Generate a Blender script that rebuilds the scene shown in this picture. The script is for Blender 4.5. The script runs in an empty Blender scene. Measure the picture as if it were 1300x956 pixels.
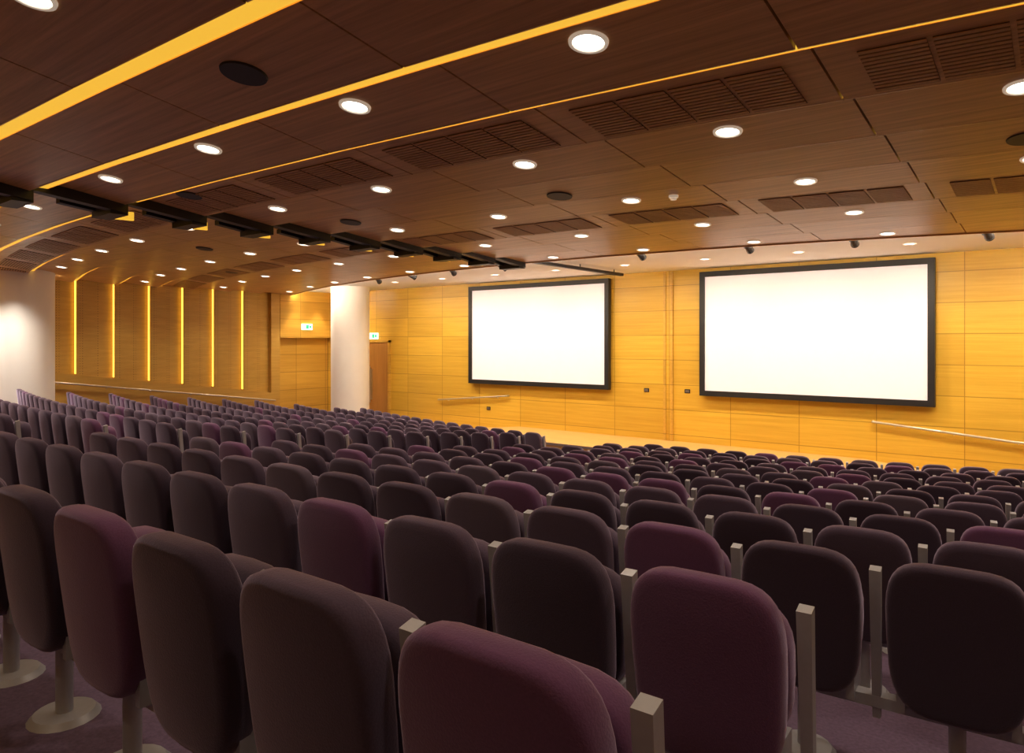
import bpy, math, random
from mathutils import Vector, Matrix
random.seed(7)
ZO = 3.0
S = bpy.context.scene
# ------------------------------------------------------------------ materials
def newmat(name):
    m = bpy.data.materials.new(name); m.use_nodes = True
    return m, m.node_tree, m.node_tree.nodes['Principled BSDF']
def plain(name, col, rough=.5, metal=0, emit=None, es=0, noise=.0, nscale=30, bump=0):
    m, nt, b = newmat(name)
    b.inputs['Base Color'].default_value = col
    b.inputs['Roughness'].default_value = rough
    b.inputs['Metallic'].default_value = metal
    tc = nt.nodes.new('ShaderNodeTexCoord')
    n = nt.nodes.new('ShaderNodeTexNoise'); n.inputs['Scale'].default_value = nscale; n.inputs['Detail'].default_value = 4
    nt.links.new(tc.outputs['Object'], n.inputs['Vector'])
    if noise:
        mx = nt.nodes.new('ShaderNodeMixRGB')
        mx.inputs[1].default_value = tuple(c*(1-noise) for c in col[:3])+(1,)
        mx.inputs[2].default_value = tuple(min(1, c*(1+noise)) for c in col[:3])+(1,)
        nt.links.new(n.outputs['Fac'], mx.inputs[0]); nt.links.new(mx.outputs[0], b.inputs['Base Color'])
    if bump:
        bp = nt.nodes.new('ShaderNodeBump'); bp.inputs['Strength'].default_value = bump; bp.inputs['Distance'].default_value = .003
        nt.links.new(n.outputs['Fac'], bp.inputs['Height']); nt.links.new(bp.outputs[0], b.inputs['Normal'])
    if emit:
        b.inputs['Emission Color'].default_value = emit; b.inputs['Emission Strength'].default_value = es
    return m
def wood(name, c1, c2, scale, rough=.45, grid=None, dots=False, joint=.45):
    m, nt, b = newmat(name)
    N = nt.nodes.new; L = nt.links.new
    tc = N('ShaderNodeTexCoord'); mp = N('ShaderNodeMapping'); mp.inputs['Scale'].default_value = scale
    L(tc.outputs['Object'], mp.inputs['Vector'])
    n = N('ShaderNodeTexNoise'); n.inputs['Scale'].default_value = 1.0; n.inputs['Detail'].default_value = 8; n.inputs['Roughness'].default_value = .65
    L(mp.outputs[0], n.inputs['Vector'])
    r = N('ShaderNodeValToRGB'); r.color_ramp.elements[0].position = .3; r.color_ramp.elements[1].position = .7
    r.color_ramp.elements[0].color = c1; r.color_ramp.elements[1].color = c2
    L(n.outputs['Fac'], r.inputs[0]); out = r.outputs[0]
    if grid:
        ax, w, h, ox, oz = grid
        sp = N('ShaderNodeSeparateXYZ'); L(tc.outputs['Object'], sp.inputs[0])
        a1 = N('ShaderNodeMath'); a1.operation = 'ADD'; a1.inputs[1].default_value = ox+w*100; L(sp.outputs[ax], a1.inputs[0])
        a2 = N('ShaderNodeMath'); a2.operation = 'ADD'; a2.inputs[1].default_value = oz; L(sp.outputs[2], a2.inputs[0])
        cb = N('ShaderNodeCombineXYZ'); L(a1.outputs[0], cb.inputs[0]); L(a2.outputs[0], cb.inputs[1])
        br = N('ShaderNodeTexBrick'); br.offset = 0; br.squash = 1
        br.inputs['Scale'].default_value = 1; br.inputs['Brick Width'].default_value = w; br.inputs['Row Height'].default_value = h
        br.inputs['Mortar Size'].default_value = .009; br.inputs['Mortar Smooth'].default_value = .2
        br.inputs['Color1'].default_value = (1, 1, 1, 1); br.inputs['Color2'].default_value = (.84, .82, .80, 1); br.inputs['Mortar'].default_value = (joint, joint*.9, joint*.8, 1)
        L(cb.outputs[0], br.inputs['Vector'])
        mx = N('ShaderNodeMixRGB'); mx.blend_type = 'MULTIPLY'; mx.inputs[0].default_value = 1
        L(out, mx.inputs[1]); L(br.outputs['Color'], mx.inputs[2]); out = mx.outputs[0]
    if dots:
        vo = N('ShaderNodeTexVoronoi'); vo.inputs['Scale'].default_value = 14; vo.inputs['Randomness'].default_value = 0
        L(tc.outputs['Object'], vo.inputs['Vector'])
        lt = N('ShaderNodeMath'); lt.operation = 'LESS_THAN'; lt.inputs[1].default_value = .16; L(vo.outputs['Distance'], lt.inputs[0])
        mx = N('ShaderNodeMixRGB'); mx.inputs[2].default_value = (.05, .02, .01, 1)
        L(lt.outputs[0], mx.inputs[0]); L(out, mx.inputs[1]); out = mx.outputs[0]
    L(out, b.inputs['Base Color']); b.inputs['Roughness'].default_value = rough
    return m
M_ceil = wood('ceiling_veneer', (.52, .275, .095, 1), (.84, .50, .20, 1), (.7, 24, 24), .36)
M_dark = plain('dark_void', (.012, .008, .006, 1), .8, noise=.2)
M_stagewall = wood('stage_wall_veneer', (.64, .375, .035, 1), (.80, .51, .065, 1), (.5, 9, 14), .4, grid=(0, 1.62, .64, 8.1, 0.05), joint=.55)
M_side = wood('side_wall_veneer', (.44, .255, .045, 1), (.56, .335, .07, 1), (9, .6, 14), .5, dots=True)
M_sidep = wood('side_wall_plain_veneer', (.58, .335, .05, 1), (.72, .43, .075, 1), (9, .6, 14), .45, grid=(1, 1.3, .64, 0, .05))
M_door = wood('door_veneer', (.34, .15, .03, 1), (.45, .21, .05, 1), (12, 12, .8), .4)
M_stage = wood('stage_boards', (.62, .38, .12, 1), (.78, .50, .18, 1), (.6, 14, 10), .35)
M_carpet = plain('carpet_plum', (.12, .075, .13, 1), .95, noise=.5, nscale=60, bump=.5)
M_white = plain('white_plaster', (.92, .90, .86, 1), .7, noise=.03, nscale=3)
M_screen = plain('projection_fabric_glow', (.84, .80, .84, 1), .8, emit=(1, .86, .80, 1), es=.26, noise=.01)  # weak emission stands in for room light falling on the screens
M_black = plain('black_frame', (.012, .011, .013, 1), .5, noise=.2)
M_metal = plain('brushed_aluminium', (.42, .42, .47, 1), .45, .25, noise=.08, nscale=50)
M_steel = plain('satin_steel', (.6, .55, .48, 1), .3, .9, noise=.1)
M_slot = plain('cove_diffuser', (.8, .5, .1, 1), .6, emit=(1, .56, .05, 1), es=.68, noise=.05)
M_slotw = plain('wall_light_slot', (.8, .5, .1, 1), .6, emit=(1, .56, .07, 1), es=1.9, noise=.05)
M_soffit_fill = plain('soffit_fill_glow', (.9, .8, .7, 1), .6, emit=(1, .84, .64, 1), es=70)  # glow added out of sight behind the fascia to brighten the soffit
M_lamp = plain('lamp_glow', (1, .95, .85, 1), .5, emit=(1, .90, .76, 1), es=9)
M_rim = plain('downlight_rim', (.8, .74, .65, 1), .3, .2, emit=(1, .8, .6, 1), es=.25, noise=.05)
M_grille = plain('grille_slat_brown', (.58, .32, .12, 1), .5, noise=.2)
M_green = plain('exit_sign_face', (.7, .9, .8, 1), .5, emit=(.65, 1, .8, 1), es=1.4)
M_greend = plain('exit_sign_green', (.02, .35, .15, 1), .5, emit=(.02, .6, .25, 1), es=.8)
def fabric(name, col):
    m = plain(name, col, .95, noise=.22, nscale=190, bump=.35)
    b = m.node_tree.nodes['Principled BSDF']
    b.inputs['Specular IOR Level'].default_value = .15
    b.inputs['Sheen Weight'].default_value = .6; b.inputs['Sheen Roughness'].default_value = .45
    b.inputs['Sheen Tint'].default_value = (.85, .70, 1, 1)
    return m
F = [fabric('fabric_grey_plum', (.066, .045, .078, 1)), fabric('fabric_aubergine', (.040, .026, .047, 1)),
     fabric('fabric_purple', (.120, .050, .122, 1)), fabric('fabric_dusk_grey', (.080, .059, .090, 1))]
# ------------------------------------------------------------------ mesh builder
class B:
    def __init__(s): s.v = []; s.f = []; s.m = []; s.mats = []; s.sm = []
    def mi(s, mat):
        if mat not in s.mats: s.mats.append(mat)
        return s.mats.index(mat)
    def add(s, vs, fs, mat, smooth=False):
        o = len(s.v); s.v += [tuple(v) for v in vs]; k = s.mi(mat)
        for f in fs: s.f.append([i+o for i in f]); s.m.append(k); s.sm.append(smooth)
    def hexa(s, b4, t4, mat):
        s.add(list(b4)+list(t4), [(3, 2, 1, 0), (4, 5, 6, 7), (0, 1, 5, 4), (1, 2, 6, 5), (2, 3, 7, 6), (3, 0, 4, 7)], mat)
    def box(s, x0, x1, y0, y1, z0, z1, mat):
        s.hexa([(x0, y0, z0), (x1, y0, z0), (x1, y1, z0), (x0, y1, z0)], [(x0, y0, z1), (x1, y0, z1), (x1, y1, z1), (x0, y1, z1)], mat)
    def tube(s, p, q, r, mat, n=12, r2=None, cap=True):
        p = Vector(p); q = Vector(q); d = (q-p).normalized(); a = d.orthogonal().normalized(); c = d.cross(a)
        r2 = r if r2 is None else r2; vs = []
        for P, R in ((p, r), (q, r2)):
            for i in range(n):
                t = 2*math.pi*i/n; vs.append(P+a*R*math.cos(t)+c*R*math.sin(t))
        s.add(vs, [(i, (i+1) % n, n+(i+1) % n, n+i) for i in range(n)], mat, True)
        if cap: s.add(vs, [tuple(range(n))[::-1], tuple(range(n, 2*n))], mat)
    def pillow(s, w, z0, z1, T, mat, yc=0, tilt=0, wrap=.4, taper=.06, p=3.6, n=36, L=12, pt=.5):
        c = (z0+z1)/2; b = (z1-z0)/2; vs = []; fs = []
        sg = lambda v, e: math.copysign(abs(v)**e, v)
        def P(x, y, z):
            x *= 1+taper*(z-c)/b
            return (x, yc+y+wrap*x*x-(z-z0)*tilt, z)
        for l in range(1, L):
            ph = -math.pi/2+math.pi*l/L
            y = T/2*sg(math.sin(ph), pt); k = abs(math.cos(ph))**.38
            for i in range(n):
                t = 2*math.pi*i/n
                x = w/2*sg(math.cos(t), 2/p)
                zz = b*sg(math.sin(t), 2/(p*.9))
                kx = 1-(1-k)*min(1, (T*.9)/(w/2)); kz = 1-(1-k)*min(1, (T*.9)/b)
                vs.append(P(x*kx, y, c+zz*kz))
        m = L-1
        for l in range(m-1):
            for i in range(n):
                j = (i+1) % n; fs.append((l*n+i, l*n+j, (l+1)*n+j, (l+1)*n+i))
        for l, flip in ((0, 1), (m-1, 0)):
            k = len(vs); base = l*n
            ysg = -1 if flip else 1
            for i in range(n):
                x, y, z = vs[base+i]
                vs.append((x*.5, yc+ysg*T/2*1.02+wrap*(x*.5)**2-((c+(z-c)*.5)-z0)*tilt, c+(z-c)*.5))
            vs.append((0, yc+ysg*T/2*1.04-(c-z0)*tilt, c)); ce = len(vs)-1
            for i in range(n):
                j = (i+1) % n
                q = (base+i, k+i, k+j, base+j); t3 = (k+i, ce, k+j)
                fs.append(q if flip else q[::-1]); fs.append(t3 if flip else t3[::-1])
        s.add(vs, fs, mat, True)
    def mesh(s, name):
        me = bpy.data.meshes.new(name); me.from_pydata(s.v, [], s.f)
        for m in s.mats: me.materials.append(m)
        for i, p in enumerate(me.polygons): p.material_index = s.m[i]; p.use_smooth = s.sm[i]
        me.update(); return me
    def obj(s, name, loc=(0, 0, 0), rot=0):
        o = bpy.data.objects.new(name, s.mesh(name)); o.location = loc; o.rotation_euler[2] = rot
        S.collection.objects.link(o); return o
def link(name, me, loc, rot=(0, 0, 0)):
    o = bpy.data.objects.new(name, me); o.location = loc; o.rotation_euler = rot; S.collection.objects.link(o); return o
# ------------------------------------------------------------------ plan warp (curved rows)
XC = -8.0
def kk(X, Y0):
    if X >= XC: return .0016*max(Y0, 0)
    return .006+.0009*max(Y0, 0)
def fy(X, Y0): return Y0+kk(X, Y0)*(X-XC)**2
def slope(X, Y0): return 2*kk(X, Y0)*(X-XC)
XL, XR, YB, YW = -22.0, 5.0, -2.6, 17.0
NR = 14
RY = [.95+.935*i for i in range(NR)]
RT = [-.54-.152*i+.0025*i*i for i in range(NR)]
FZ = [ZO+t-.90 for t in RT]
FLOOR0 = 0.0
prof = [(-3.5, FZ[0])]
for i in range(NR):
    if i:
        yb = RY[i]-.36
        prof += [(yb, FZ[i-1]), (yb, FZ[i])]
prof += [(RY[-1]+.75, FZ[-1]), (RY[-1]+.75, FLOOR0), (17.2, FLOOR0)]
b = B(); xs = [XL+(XR-XL)*i/36 for i in range(37)]
vs = []
for (py, pz) in prof:
    for x in xs: vs.append((x, min(YW, max(YB, fy(x, py) if py > -3 else YB)), pz))
n = len(xs)
b.add(vs, [(r*n+i, r*n+i+1, (r+1)*n+i+1, (r+1)*n+i) for r in range(len(prof)-1) for i in range(n-1)], M_carpet)
b.obj('floor')
def floor_z(X, Y):
    z = prof[0][1]
    for (py, pz) in prof:
        if fy(X, py) <= Y+1e-6: z = pz
    return z
# chairs --------------------------------------------------------------
def chair_mesh(fab):
    b = B()
    b.pillow(.462, .30, .90, .105, fab, yc=.03, tilt=.12, wrap=.35, taper=.045, p=4.0)
    b.pillow(.43, .35, .79, .12, fab, yc=.175, tilt=.04, wrap=-.1, taper=.03, n=28)
    def plate(x0, x1, y0, y1, z0, z1, w0, w1, t):
        xc = (x0+x1)/2
        b.hexa([(xc-w0, y0-z0*t, z0), (xc+w0, y0-z0*t, z0), (xc+w0, y1-z0*t, z0), (xc-w0, y1-z0*t, z0)],
               [(xc-w1, y0-z1*t, z1), (xc+w1, y0-z1*t, z1), (xc+w1, y1-z1*t, z1+.010), (xc-w1, y1-z1*t, z1+.010)], M_metal)
    plate(.26, .29, .100, .140, .22, .825, .015, .021, .09)
    b.box(-.26, .29, .07, .13, .265, .31, M_metal)
    b.tube((0, .10, .02), (0, .10, .28), .03, M_metal, 12)
    b.tube((0, .10, 0), (0, .10, .022), .125, M_metal, 20, r2=.105)
    b.box(-.20, -.17, .03, .2, .29, .40, M_metal); b.box(.17, .20, .03, .2, .29, .40, M_metal)
    return b.mesh('auditorium_seat')
CM = [chair_mesh(f) for f in F]
PURP = {(0, -.83), (0, -2.48), (1, -.85), (1, -2.5), (2, -1.43), (3, -2.98)}
COLS = [(-19.1, 15.55), (-20.35, 6.45)]
def put(i, X):
    r = random.random()
    k = 0 if r < .36 else 1 if r < .70 else 3 if r < .86 else 2
    hit = any(a == i and abs(c-X) < .12 for a, c in PURP)
    if hit: k = 2
    elif i < 3 and k == 2: k = 1 if i == 2 else 0
    if i < 2 and X > -.5: return
    Y = fy(X, RY[i])
    for cx, cy in COLS:
        if math.hypot(X-cx, Y-cy) < 1.08: return
    link('auditorium_seat', CM[k], (X, Y, FZ[i]), (0, 0, math.atan(slope(X, RY[i]))))
for i in range(NR):
    X = -.78+.55*6
    off = -.05 if i == 0 else -.075 if i == 1 else (-.10 if i == 2 else random.uniform(-.12, .12))
    X += off
    if i < 2: X = -.78+off
    while X > -7.1:
        put(i, X); X -= .55*math.cos(math.atan(slope(X, RY[i])))
    lim = -20.0 if i < 11 else (-18.6 if i < 12 else -17.6)
    X = -9.65
    while X > lim:
        put(i, X); X -= .56*math.cos(math.atan(slope(X-.3, RY[i])))
# walls ---------------------------------------------------------------
TOP = 5.3
b = B(); b.box(XL-.2, XR+.2, YW, YW+.2, -.1, TOP, M_stagewall); b.obj('wall_stage')
b = B(); b.box(XR, XR+.2, YB, YW, -.1, TOP, M_sidep); b.obj('wall_right')
b = B(); b.box(XL-.2, XR+.2, YB-.2, YB, -.1, TOP, M_sidep); b.obj('wall_back')
b = B(); b.box(XL-.5, XL-.3, YB, YW, -.1, TOP, M_sidep)
ys = [7.15-1.04*k for k in range(8, 0, -1)]+[7.15, 8.2, 9.22, 10.24, 11.28, 12.3, 13.36, 14.4]
def dz(y): return ZO-.80-.137*(y-7.2)
for a, c in zip(ys[:-1], ys[1:]):
    za, zc = (dz(a)-.02, dz(c)-.02) if a > 2 else (dz(2), dz(2))
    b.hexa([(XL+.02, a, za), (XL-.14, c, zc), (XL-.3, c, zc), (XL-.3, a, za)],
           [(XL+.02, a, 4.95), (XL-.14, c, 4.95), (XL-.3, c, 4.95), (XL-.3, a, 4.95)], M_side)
    b.hexa([(XL-.12, a-.012, za+.03), (XL-.03, a-.012, za+.03), (XL-.03, a-.001, za+.03), (XL-.12, a-.001, za+.03)],
           [(XL-.12, a-.012, 4.72), (XL-.03, a-.012, 4.72), (XL-.03, a-.001, 4.72), (XL-.12, a-.001, 4.72)], M_slotw)
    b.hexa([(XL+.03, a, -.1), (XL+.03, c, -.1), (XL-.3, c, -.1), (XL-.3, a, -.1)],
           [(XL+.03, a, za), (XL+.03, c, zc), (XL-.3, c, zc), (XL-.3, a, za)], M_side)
b.box(XL-.3, XL+.03, 14.4, 14.75, -.1, 4.95, M_side)
b.box(XL-.3, XL+.05, 14.75, YW, ZO+.12, 4.95, M_sidep)
b.box(XL-.3, XL-.22, 14.75, YW, -.1, ZO+.12, M_sidep)
b.obj('wall_left')
# stage wall door
b = B(); E = YW-.003
b.box(-20.9, -18.75, YW-.05, E, 0, 2.95, M_door)
b.box(-20.98, -20.9, YW-.09, E, 0, 3.03, M_sidep); b.box(-18.75, -18.67, YW-.09, E, 0, 3.03, M_sidep); b.box(-20.98, -18.67, YW-.09, E, 2.95, 3.03, M_sidep)
b.box(-19.83, -19.81, YW-.056, E, 0, 2.95, M_dark)
for x in (-19.65, -19.98):
    b.box(x-.12, x+.06, YW-.056, YW-.05, .9, 2.0, M_steel); b.tube((x, YW-.12, .8), (x, YW-.12, 2.1), .022, M_steel)
    for z in (.95, 1.95): b.tube((x, YW-.12, z), (x, YW-.05, z), .012, M_steel)
b.obj('door_1')
b = B()
b.box(-8.25, -8.19, YW-.05, E, .43, 4.8, M_sidep); b.box(-8.05, -7.99, YW-.05, E, .43, 4.8, M_sidep); b.box(-8.19, -8.05, YW-.015, E, .43, 4.8, M_stagewall)
b.obj('trim_1')
# stage platform with ramps
b = B(); SF = 14.75
b.box(-13.0, -3.5, SF, E, 0, .42, M_stage)
b.hexa([(-17.2, 15.7, 0), (-13.0, 15.7, 0), (-13.0, E, 0), (-17.2, E, 0)], [(-17.2, 15.7, .01), (-13.0, 15.7, .42), (-13.0, E, .42), (-17.2, E, .01)], M_stage)
b.hexa([(-3.5, 15.7, 0), (.7, 15.7, 0), (.7, E, 0), (-3.5, E, 0)], [(-3.5, 15.7, .42), (.7, 15.7, .01), (.7, E, .01), (-3.5, E, .42)], M_stage)
b.box(-13.03, -3.47, SF-.03, SF, .37, .43, M_steel)
b.obj('stage_platform')
def rail(name, pts, off, brk=4):
    b = B()
    for p, q in zip(pts[:-1], pts[1:]): b.tube(p, q, .026, M_steel)
    p, q = Vector(pts[0]), Vector(pts[-1]); o = Vector(off)
    for i in range(brk):
        c = p.lerp(q, (i+.4)/(brk-.2)); b.tube(c, c+o*.5+Vector((0, 0, -.05)), .01, M_steel); b.tube(c+o*.5+Vector((0, 0, -.05)), c+o+Vector((0, 0, -.05)), .01, M_steel)
    for e in (p, q): b.tube(e, e+o, .026, M_steel)
    b.obj(name)
rail('handrail', [(-16.3, YW-.09, ZO-1.93), (-13.4, YW-.09, ZO-1.67)], (0, .09, 0), 3)
rail('handrail', [(-3.3, YW-.09, ZO-1.75), (-.8, YW-.09, ZO-1.97), (-.3, YW-.09, ZO-2.0)], (0, .09, 0), 3)
rail('handrail', [(XL+.13, 7.2, ZO-1.08), (XL+.13, 14.5, ZO-2.08)], (-.1, 0, 0), 6)
def column(x, y, r, z0):
    b = B(); b.tube((x, y, z0), (x, y, 4.95), r, M_white, 48); b.tube((x, y, z0), (x, y, z0+.12), r+.02, M_steel, 48); b.obj('round_column')
column(-19.1, 15.55, .64, 0)
column(-20.35, 6.45, .60, floor_z(-20.35, 6.45))
def screen(x0, x1, z0, z1, dy):
    b = B(); y1 = YW-.06; y0 = YW-dy; t = .13
    b.box(x0, x1, y0, y1, z1-t, z1, M_black); b.box(x0, x1, y0, y1, z0, z0+t, M_black)
    b.box(x0, x0+t, y0, y1, z0+t, z1-t, M_black); b.box(x1-t, x1, y0, y1, z0+t, z1-t, M_black)
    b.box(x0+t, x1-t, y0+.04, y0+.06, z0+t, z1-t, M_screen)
    b.box(x0+.3, x1-.3, y0+.07, E, z0+.2, z1-.2, M_black)
    b.obj('projection_screen')
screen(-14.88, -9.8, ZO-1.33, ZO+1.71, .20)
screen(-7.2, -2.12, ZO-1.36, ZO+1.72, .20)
def sign(x, y, z, ax):
    b = B()
    if ax == 'x': b.box(x, x+.05, y-.22, y+.22, z-.11, z+.11, M_green); b.box(x+.05, x+.055, y-.06, y+.06, z-.07, z+.07, M_greend); b.box(x+.05, x+.055, y+.09, y+.18, z-.05, z+.05, M_greend)
    else: b.box(x-.22, x+.22, y-.05, y, z-.11, z+.11, M_green); b.box(x-.06, x+.06, y-.055, y-.05, z-.07, z+.07, M_greend); b.box(x+.09, x+.18, y-.055, y-.05, z-.05, z+.05, M_greend)
    b.obj('exit_sign')
sign(XL+.053, 15.85, ZO+.52, 'x'); sign(-19.55, E, ZO+.18, 'y')
for x, z in ((-8.75, 1.7), (-7.6, 1.72), (-14.2, .9)):
    b = B(); b.box(x-.07, x+.07, YW-.02, E, z-.05, z+.05, M_black); b.box(x-.05, x+.05, YW-.026, YW-.02, z-.03, z+.03, M_steel); b.obj('wall_socket')
# ------------------------------------------------------------------ ceiling
ZL = ZO+1.65; P0, PP = 1.86, 1.004
JR = range(-4, 10)
def lip(j): return P0+PP*j
def step(j): return max(.055, .135-.0085*j)
def SWj(j): return .20 if j <= 0 else .175 if j == 1 else .145 if j == 2 else .10
cellsR = [-9.0+1.95*k for k in range(8)]; cellsR[-1] = XR
cellsL = [-9.5-1.95*k for k in range(7)]; cellsL[-1] = XL-.02
cells = list(zip(cellsR[:-1], cellsR[1:]))+[(c2, c1) for c1, c2 in zip(cellsL[:-1], cellsL[1:])]
b = B(); g = .008
def clampy(y): return max(YB, min(YW-.02, y))
def strip(b, x0, x1, ya, yb, za, zb, th, mat):
    q = [(x0, clampy(fy(x0, ya)), za), (x1, clampy(fy(x1, ya)), za), (x1, clampy(fy(x1, yb)), zb), (x0, clampy(fy(x0, yb)), zb)]
    b.hexa(q, [(x, y, z+th) for x, y, z in q], mat)
GR = B()
for j in JR:
    ya, yb = lip(j)+SWj(j), lip(j+1)
    for x0, x1 in cells:
        strip(b, x0+g, x1-g, ya, yb, ZL+step(j), ZL, .035, M_ceil)
        strip(b, x0+g, x1-g, yb-.015, yb, ZL, ZL, .05, M_ceil)
        strip(b, x0, x1, ya-.01, ya+.0, ZL+.05, ZL+.05, step(j)-.05+.03, M_ceil)
        if j in (2, 6, -2):
            gx0, gx1 = x0+.2, x1-.2; w = (gx1-gx0)/4
            t0, t1 = .30, .93
            f = lambda t: (ya+(yb-ya)*t, ZL+step(j)*(1-t))
            for q in range(4):
                A, Z = f(t0); C, W = f(t1)
                strip(GR, gx0+q*w+.015, gx0+(q+1)*w-.015, A, C, Z-.006, W-.006, .004, M_dark)
                for s_ in range(12):
                    ta = t0+(t1-t0)*(s_/12); tb = ta+(t1-t0)*.66/12
                    A, Z = f(ta); C, W = f(tb)
                    strip(GR, gx0+q*w+.015, gx0+(q+1)*w-.015, A, C, Z-.012, W-.012, .006, M_grille)
b.obj('ceiling'); GR.obj('ceiling_vent_grille')
b = B()
for j in JR:
    for x0, x1 in cells:
        strip(b, x0, x1, lip(j), lip(j)+SWj(j), ZL+.05, ZL+.05, .01, M_slot)
    if j >= 2: strip(b, -9.62, -9.58, lip(j)+.02, lip(j)+.36, ZL-.09, ZL-.08, .11, M_slot)
b.obj('ceiling_cove_light')
b = B(); b.box(XL-.5, XR+.2, YB-.2, YW+.2, TOP, TOP+.1, M_dark)
b.obj('ceiling_void')
b = B(); lb = B()
yl = lip(10)
segs = sorted(set([c for ab in cells for c in ab]))
for x0, x1 in zip(segs[:-1], segs[1:]):
    strip(b, x0, x1, yl, yl+.03, ZL-.02, ZL-.02, .25, M_ceil)
    if fy((x0+x1)/2, yl) < YW-.6: strip(lb, x0+.02, x1-.02, yl+.032, yl+.045, ZL+.03, ZL+.03, .05, M_soffit_fill)
    q = [(x0, fy(x0, yl+.03), ZL+.17), (x1, fy(x1, yl+.03), ZL+.17), (x1, YW, ZL+.17), (x0, YW, ZL+.17)]
    if min(q[0][1], q[1][1]) < YW:
        q[0] = (x0, min(YW-.01, q[0][1]), q[0][2]); q[1] = (x1, min(YW-.01, q[1][1]), q[1][2])
        b.hexa(q, [(x, y, z+.04) for x, y, z in q], M_white)
b.obj('ceiling_plaster_soffit'); lb.obj('soffit_fill_strip')  # second object: unseen strips added only to light the plaster
# black stepped lighting channel along the centre joint
b = B()
for j in range(-4, 10):
    ya, yb = lip(j), lip(j+1)
    strip(b, -9.5, -9.0, ya+.02, yb, ZL+.15, ZL+.02, .05, M_black)
    strip(b, -9.10, -8.96, ya-.12, yb+.02, ZL+.03, ZL-.10, .12, M_black)
    strip(b, -9.55, -9.0, yb-.16, yb+.05, ZL-.12, ZL-.12, .15, M_black)
    strip(b, -9.55, -9.43, ya+.45, yb+.05, ZL+.0, ZL-.07, .10, M_black)
b.box(-9.10, -9.0, lip(10)+.1, 16.2, ZL+.03, ZL+.10, M_black)
for y in (12.6, 14.2, 15.8): b.tube((-9.05, y, ZL+.09), (-9.05, y, ZL+.17), .015, M_black)
b.obj('ceiling_light_channel')
# downlights
d = B(); N = 28
def ring(r0, r1, z0, z1, mat):
    vs = [(r*math.cos(2*math.pi*i/N), r*math.sin(2*math.pi*i/N), z) for r, z in ((r0, z0), (r1, z1)) for i in range(N)]
    d.add(vs, [(i, (i+1) % N, N+(i+1) % N, N+i) for i in range(N)], mat, True)
ring(.118, .115, .004, -.012, M_rim); ring(.115, .095, -.012, -.012, M_rim); ring(.095, .086, -.012, .0, M_rim)
d.add([(.088*math.cos(2*math.pi*i/N), .088*math.sin(2*math.pi*i/N), -.002) for i in range(N)], [tuple(range(N))], M_lamp)
DM = d.mesh('ceiling_downlight')
def lamp(loc, e, ang=115, col=(1, .80, .58), rot=None, name='downlight_lamp', blend=.8, size=.09):
    l = bpy.data.lights.new(name, 'SPOT'); l.energy = e; l.spot_size = math.radians(ang); l.spot_blend = blend; l.color = col; l.shadow_soft_size = size
    o = bpy.data.objects.new(name, l); o.location = loc
    if rot: o.rotation_euler = rot
    S.collection.objects.link(o); return o
def on_panel(X, j, t):
    y0 = lip(j)+SWj(j)+(PP-SWj(j))*t; z = ZL+step(j)*(1-t)
    return (X, fy(X, y0), z), math.atan(step(j)/(PP-SWj(j)))
for j in (-3, -1, 1, 3, 5, 7, 9):
    t = min(.66, .30+.04*max(j, 0))
    for x0, x1 in cells:
        X = (x0+x1)/2
        if X > 3.5: X = 3.6
        p, a = on_panel(X, j, t)
        if p[1] > YW-1 or p[1] < YB+.3: continue
        o = link('ceiling_downlight', DM, (p[0], p[1], p[2]-.003), (-a, 0, 0))
        e = 16 if j == -3 else 34 if j == -1 else 58
        if X < -9.5: e *= 1.7
        lm = lamp((0, 0, -.03), e, col=(1, .82, .63)); lm.parent = o; lm.rotation_euler = (a, 0, 0)
d = B(); ring(.15, .145, .004, -.01, M_black)
d.add([(.145*math.cos(2*math.pi*i/N), .145*math.sin(2*math.pi*i/N), -.009) for i in range(N)], [tuple(range(N))], M_black)
SM = d.mesh('ceiling_speaker')
for X, j, t in ((-4.15, 0, .5), (-.25, 4, .7), (-4.6, 4, .75), (-8.2, 2, .3), (-8.0, 4, .6), (-12.4, 4, .6), (-16, 6, .6)):
    p, a = on_panel(X, j, t); link('ceiling_speaker', SM, (p[0], p[1], p[2]-.003), (-a, 0, 0))
d = B(); d.tube((0, 0, 0), (0, 0, -.03), .055, M_rim, 20); d.tube((0, 0, -.03), (0, 0, -.055), .035, M_rim, 20)
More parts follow.
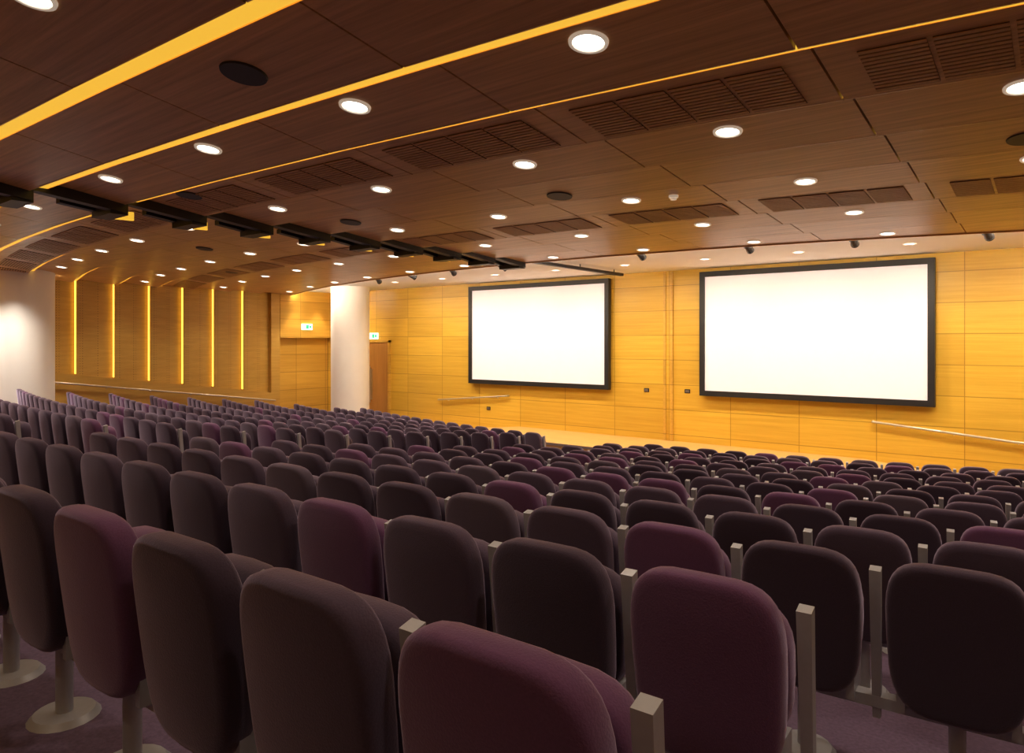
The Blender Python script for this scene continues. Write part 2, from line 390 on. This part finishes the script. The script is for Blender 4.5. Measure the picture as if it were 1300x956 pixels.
p, a = on_panel(-3.6, 5, .5); d.obj('smoke_detector', p)
for X in [-20.3+2.0*k for k in range(12)]:
    if abs(X+18.3) < .1: continue
    link('ceiling_downlight', DM, (X, 15.0, ZL+.167))
    lamp((X, 15.0, ZL+.13), 200, 140, (1, .83, .60), (math.radians(20), 0, 0), 'stage_wash_lamp', 1.0)
# wall-grazing lamps that make the scallops beside the column
for y in (15.35, 16.3):
    lamp((XL+.42, y, ZL+.02), 95, 75, (1, .80, .52), (0, math.radians(-6), 0), 'portal_lamp', .5, .05)
for (x, y) in ((-19.2, 5.3), (-21.0, 5.2)):
    link('ceiling_downlight', DM, (x, y, ZL+.0)); lamp((x, y, ZL-.03), 300, 120, (1, .88, .74), None, 'column_lamp')
# black stage spotlights
d = B()
d.tube((0, 0, 0), (0, 0, -.08), .015, M_black, 10)
d.box(-.06, .06, -.02, .02, -.10, -.08, M_black); d.box(-.065, -.052, -.02, .02, -.19, -.08, M_black); d.box(.052, .065, -.02, .02, -.19, -.08, M_black)
d.tube((0, -.09, -.13), (0, .09, -.21), .05, M_black, 16, r2=.062)
d.tube((0, .09, -.21), (0, .115, -.222), .068, M_black, 16)
PM = d.mesh('stage_spotlight')
for X in (-.95, -2.75, -4.4, -6.4, -9.8, -11.4, -13.0, -14.6):
    link('stage_spotlight', PM, (X, fy(X, 11.9)+.22 if X > -12 else min(YW-.5, fy(X, 11.9)+.2), ZL+.17), (0, 0, random.uniform(-.5, .5)))
# ------------------------------------------------------------------ camera
cam = bpy.data.cameras.new('camera'); co = bpy.data.objects.new('camera', cam); S.collection.objects.link(co)
cam.sensor_width = 36; cam.lens = 900/1300*36; cam.shift_y = -45/1300; cam.clip_start = .02
co.location = (0, 0, ZO); co.rotation_euler = (math.radians(90), 0, math.radians(38)); S.camera = co
w = bpy.data.worlds.new('world'); S.world = w; w.use_nodes = True
w.node_tree.nodes['Background'].inputs[0].default_value = (.02, .015, .01, 1)
S.view_settings.view_transform = 'Standard'
S.view_settings.exposure = .32
S.view_settings.gamma = .99
